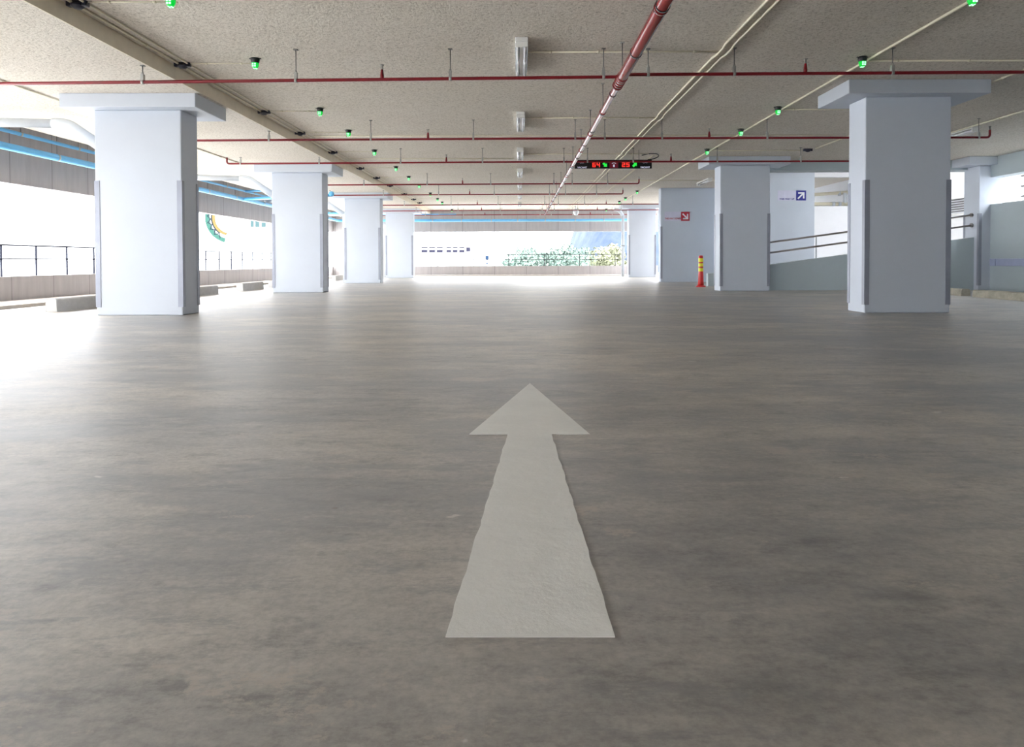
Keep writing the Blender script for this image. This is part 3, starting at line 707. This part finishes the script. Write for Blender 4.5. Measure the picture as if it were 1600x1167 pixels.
# louvred windows in the outer white wall
def louvre(y0, y1, z0, z1, n, label, thick=.03):
    t = thing('louvre_window', label, 'louvre', (12.4, y0, z0))
    fr = MB(); fr.box(-.06,0,0,.05,0,z1-z0); fr.box(-.06,0,y1-y0-.05,y1-y0,0,z1-z0); fr.box(-.06,0,0.05,y1-y0-.05,0,.04); fr.box(-.06,0,0.05,y1-y0-.05,z1-z0-.04,z1-z0)
    obj('window_frame', fr, M['frame'], t)
    for k in range(n):
        z = .06+(z1-z0-.1)*(k+.5)/n; obj('slat', MB().box(-.045,-.005,.05,y1-y0-.05,z,z+thick), M['slat'], t)
louvre(14.6, 16.9, 1.35, 2.2, 3, 'white louvred window outside the right wall opening')
louvre(18.6, 20.6, 1.25, 1.75, 6, 'fine louvre seen above the ramp just right of the near right pillar', .02)

# ------------------------------------------------------------ outside
M['ground'] = rough_mat('pale_ground', (.7,.7,.68), .1, .3)
w = MB(); w.box(-120, 140, -60, 420, -8.3, -8.0)
o = obj('ground', w, M['ground']); o['kind'] = 'structure'
def facade(name, label, x0, x1, y0, y1, z0, z1, wins, glass, extra=None):
    t = thing(name, label, 'building', ((x0+x1)/2, y0, z0), 'pale buildings outside'); ox, oy, oz = t.location
    obj('wall', MB().box(x0-ox, x1-ox, 0, y1-y0, 0, z1-z0), M['white'], t)
    for (a_, b_, c_, d_) in wins:
        f = obj('window', MB().box(a_-ox-.02, b_-ox+.02, -.05, 0, c_-oz-.02, d_-oz+.02), M['frame'], t)
        obj('pane', MB().box(a_-ox, b_-ox, -.08, -.04, c_-oz, d_-oz), glass, f)
    return t
def pr(a_, b_, D):
    x0, x1, z0, z1 = rect(a_, b_, D); return (x0, x1, z0, z1)
facade('apartment_building', 'white building outside on the left with teal windows and a round emblem', -60, -17.5, 50, 62, -8, 12,
       [pr((391,343),(396.5,355),49.9), pr((398.5,343),(405,355),49.9), pr((408,343),(415,355),49.9)], M['teal_glass'])
wl = []
for a_, b_ in ((658,668),(670,680),(682,692),(697.5,705),(707.5,715),(717.5,725.5)):
    wl.append(pr((a_,385.2),(b_,387.6),60)); wl.append(pr((a_,390),(b_,394.4),60))
wl.append(pr((728,386.5),(735,393),60)); 
facade('office_building', 'white building beyond the far opening with two rows of strip windows', -16, -.6, 60.1, 72, -8, 7, wl, M['far_glass'])
# small blue sign on a post near the far building
t = thing('street_sign', 'small blue sign on a pole outside the far opening', 'sign', (-2.62, 56, -8)); 
obj('pole', MB().tube([(0,0,0),(0,0,9.3)], .05, 8), M['guard'], t)
M['streetblue'] = plain('street_sign_blue', (.012,.025,.05), .8, spec=.05)
obj('sign_board', MB().box(-.13,.13,-.08,-.04,8.05,8.40), M['streetblue'], t); obj('sign_board', MB().box(-.1,.1,-.08,-.04,7.7,7.8), M['streetblue'], t)
# round emblem
M['em_green'] = plain('emblem_green', (.020,.055,.045), .8, spec=.05); M['em_yellow'] = plain('emblem_yellow', (.085,.062,.025), .8, spec=.05); M['em_dark'] = plain('emblem_dark', (.012,.018,.025), .8, spec=.05); M['em_red'] = plain('emblem_orange', (.07,.03,.02), .8, spec=.05)
ex, ez = at(360, 340, 49.9)
t = thing('round_emblem', 'round green and yellow ring emblem on the white building at left', 'emblem', (ex, 49.95, ez))
def ring(r0, r1, a0, a1, mat, name, y=-.06):
    mb = MB(); n = 40; P = []
    for k in range(n+1): a_ = a0+(a1-a0)*k/n; P.append((r1*math.cos(a_), r1*math.sin(a_)))
    for k in range(n, -1, -1): a_ = a0+(a1-a0)*k/n; P.append((r0*math.cos(a_), r0*math.sin(a_)))
    mb.prism(P, 'y', y, 0); return obj(name, mb, mat, t)
ring(1.55, 1.86, PI*.55, PI*1.42, M['em_green'], 'green_ring'); ring(1.14, 1.34, PI*.55, PI*1.42, M['em_yellow'], 'yellow_ring'); ring(1.36, 1.43, PI*.6, PI*1.3, M['em_dark'], 'dark_ring')
zz = MB()
for k in range(16):
    a0 = PI*.6+k*PI*.75/16; a1 = a0+PI*.75/16
    ra, rb = (1.43, 1.70) if k % 2 else (1.70, 1.43)
    p, q = Vector((ra*math.cos(a0), -.05, ra*math.sin(a0))), Vector((rb*math.cos(a1), -.05, rb*math.sin(a1)))
    zz.tube([p, q], .035, 6)
obj('zigzag', zz, M['em_dark'], t)
for k, (a_, b_) in enumerate(((348,342),(350,347),(345,353),(348,356),(343,369))):
    X, Z = at(a_, b_, 49.9); obj('orange_mark', MB().box(X-ex-.05, X-ex+.05, -.05, 0, Z-ez-.035, Z-ez+.035), M['em_red'], t)

# trees beyond the far opening
def leaf_mat(name, c0, c1):
    m, nt, b = nodes(name); f = noise(nt, coords(nt), 1.1, 5, .7)
    nt.links.new(ramp(nt, f, [(.35, c0), (.65, c1)]), b.inputs['Base Color']); b.inputs['Roughness'].default_value = .8; b.inputs['Specular IOR Level'].default_value = .1; return m
M['leaf_a'] = leaf_mat('leaves_blue_green', (.05,.085,.075), (.19,.24,.21))
M['leaf_b'] = leaf_mat('leaves_yellow_green', (.10,.11,.065), (.24,.25,.18))
M['bark'] = rough_mat('bark', (.10,.075,.05))
def tree(x, y, top, rad, mat, label, seed):
    rg = random.Random(seed); t = thing('tree', label, 'tree', (x, y, -8), 'trees beyond the far opening'); H = top+8
    obj('trunk', MB().tube([(0,0,0),(.1,0,H*.35),(.0,.1,H*.7)], [.22,.17,.08], 10), M['bark'], t)
    mb = MB(); blobs = []
    for k in range(22):
        a_ = rg.uniform(0, 2*PI); rr = rad*math.sqrt(rg.random())*.85; h = H-rad*.25-rg.random()*H*.55
        sc = 1-.55*max(0, (h-H*.55)/(H*.45))
        blobs.append((rr*math.cos(a_)*sc, rr*math.sin(a_)*sc, h, rg.uniform(.45, .85)*rad*.55))
    for bx_, by_, bz_, br_ in blobs:
        for k in range(190):
            u = Vector((rg.gauss(0,1), rg.gauss(0,1), rg.gauss(0,1))).normalized()*br_*rg.uniform(.7,1.05)
            c_ = Vector((bx_,by_,bz_))+u; c_.z = min(c_.z, H)
            n_ = (u.normalized()+Vector((rg.uniform(-.7,.7), rg.uniform(-.7,.7), rg.uniform(-.7,.7)))).normalized()
            a1 = n_.orthogonal().normalized(); a2 = n_.cross(a1); s = rg.uniform(.07,.16)
            ph = rg.uniform(0, PI); d1 = a1*math.cos(ph)+a2*math.sin(ph); d2 = n_.cross(d1)
            vs = [mb.bm.verts.new(c_+d) for d in (-d1*s, d2*s*.5+n_*s*.15, d1*s, -d2*s*.5+n_*s*.15)]
            mb.bm.faces.new(vs)
    m = bpy.data.meshes.new('foliage'); mb.bm.to_mesh(m); mb.bm.free(); m.materials.append(mat)
    obj('foliage', m, mat, t)
tspec = [(812,386,46,'leaf_a','leftmost blue-green tree beyond the far opening, nearest the white building'),
         (848,381,50,'leaf_a','second blue-green tree from the left beyond the far opening'),
         (885,376,48,'leaf_a','tall blue-green tree rising in front of the bluish hill'),
         (915,384,53,'leaf_a','blue-green tree right of the tallest one beyond the far opening'),
         (938,387,39.5,'leaf_b','yellow-green tree beyond the far opening, left of the drain pipe'),
         (966,379,44.5,'leaf_b','rightmost yellow-green tree beside the farthest right pillar'),
         (830,396,41,'leaf_a','low blue-green tree in front, left of centre among the trees'),
         (896,399,36,'leaf_a','low blue-green tree in front at the centre of the trees')]
for i, (a_, b_, D, mt, lab) in enumerate(tspec):
    X, Z = at(a_, b_, D); tree(X, D, Z, 1.7, M[mt], lab, i+11)
# bluish hill
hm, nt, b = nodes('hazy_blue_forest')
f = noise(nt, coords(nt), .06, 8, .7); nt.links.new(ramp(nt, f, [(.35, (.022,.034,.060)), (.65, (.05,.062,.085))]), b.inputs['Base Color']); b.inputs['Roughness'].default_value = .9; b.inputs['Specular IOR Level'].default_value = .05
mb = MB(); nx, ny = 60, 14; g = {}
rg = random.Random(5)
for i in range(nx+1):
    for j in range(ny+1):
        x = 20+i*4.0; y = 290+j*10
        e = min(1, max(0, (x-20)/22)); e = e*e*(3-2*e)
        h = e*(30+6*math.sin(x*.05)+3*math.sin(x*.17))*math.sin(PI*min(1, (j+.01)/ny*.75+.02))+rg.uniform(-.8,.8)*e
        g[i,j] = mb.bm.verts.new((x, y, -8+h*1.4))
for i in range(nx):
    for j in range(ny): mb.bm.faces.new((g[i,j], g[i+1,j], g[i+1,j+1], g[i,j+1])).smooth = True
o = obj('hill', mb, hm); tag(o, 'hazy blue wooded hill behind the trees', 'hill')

# ------------------------------------------------------------ light
wd = bpy.data.worlds.new('overcast'); bpy.context.scene.world = wd; wd.use_nodes = True
bg = wd.node_tree.nodes['Background']; bg.inputs['Color'].default_value = (.97,.985,1,1); bg.inputs['Strength'].default_value = 12.0

# ------------------------------------------------------------ camera
cd = bpy.data.cameras.new('camera'); co = bpy.data.objects.new('camera', cd); C.objects.link(co)
co.matrix_world = M3.to_4x4()
cd.sensor_fit = 'HORIZONTAL'; cd.sensor_width = 36; cd.lens = F/1600*36
cd.shift_x = (800-CX)/1600; cd.shift_y = (CY-583.5)/1600
cd.clip_end = 1000; cd.clip_start = .05
bpy.context.scene.camera = co
s = bpy.context.scene
s.view_settings.view_transform = 'Standard'; s.view_settings.look = 'None'; s.view_settings.exposure = 0.35; s.view_settings.gamma = 1
s.view_settings.use_curve_mapping = False
s.cycles.max_bounces = 12; s.cycles.diffuse_bounces = 8
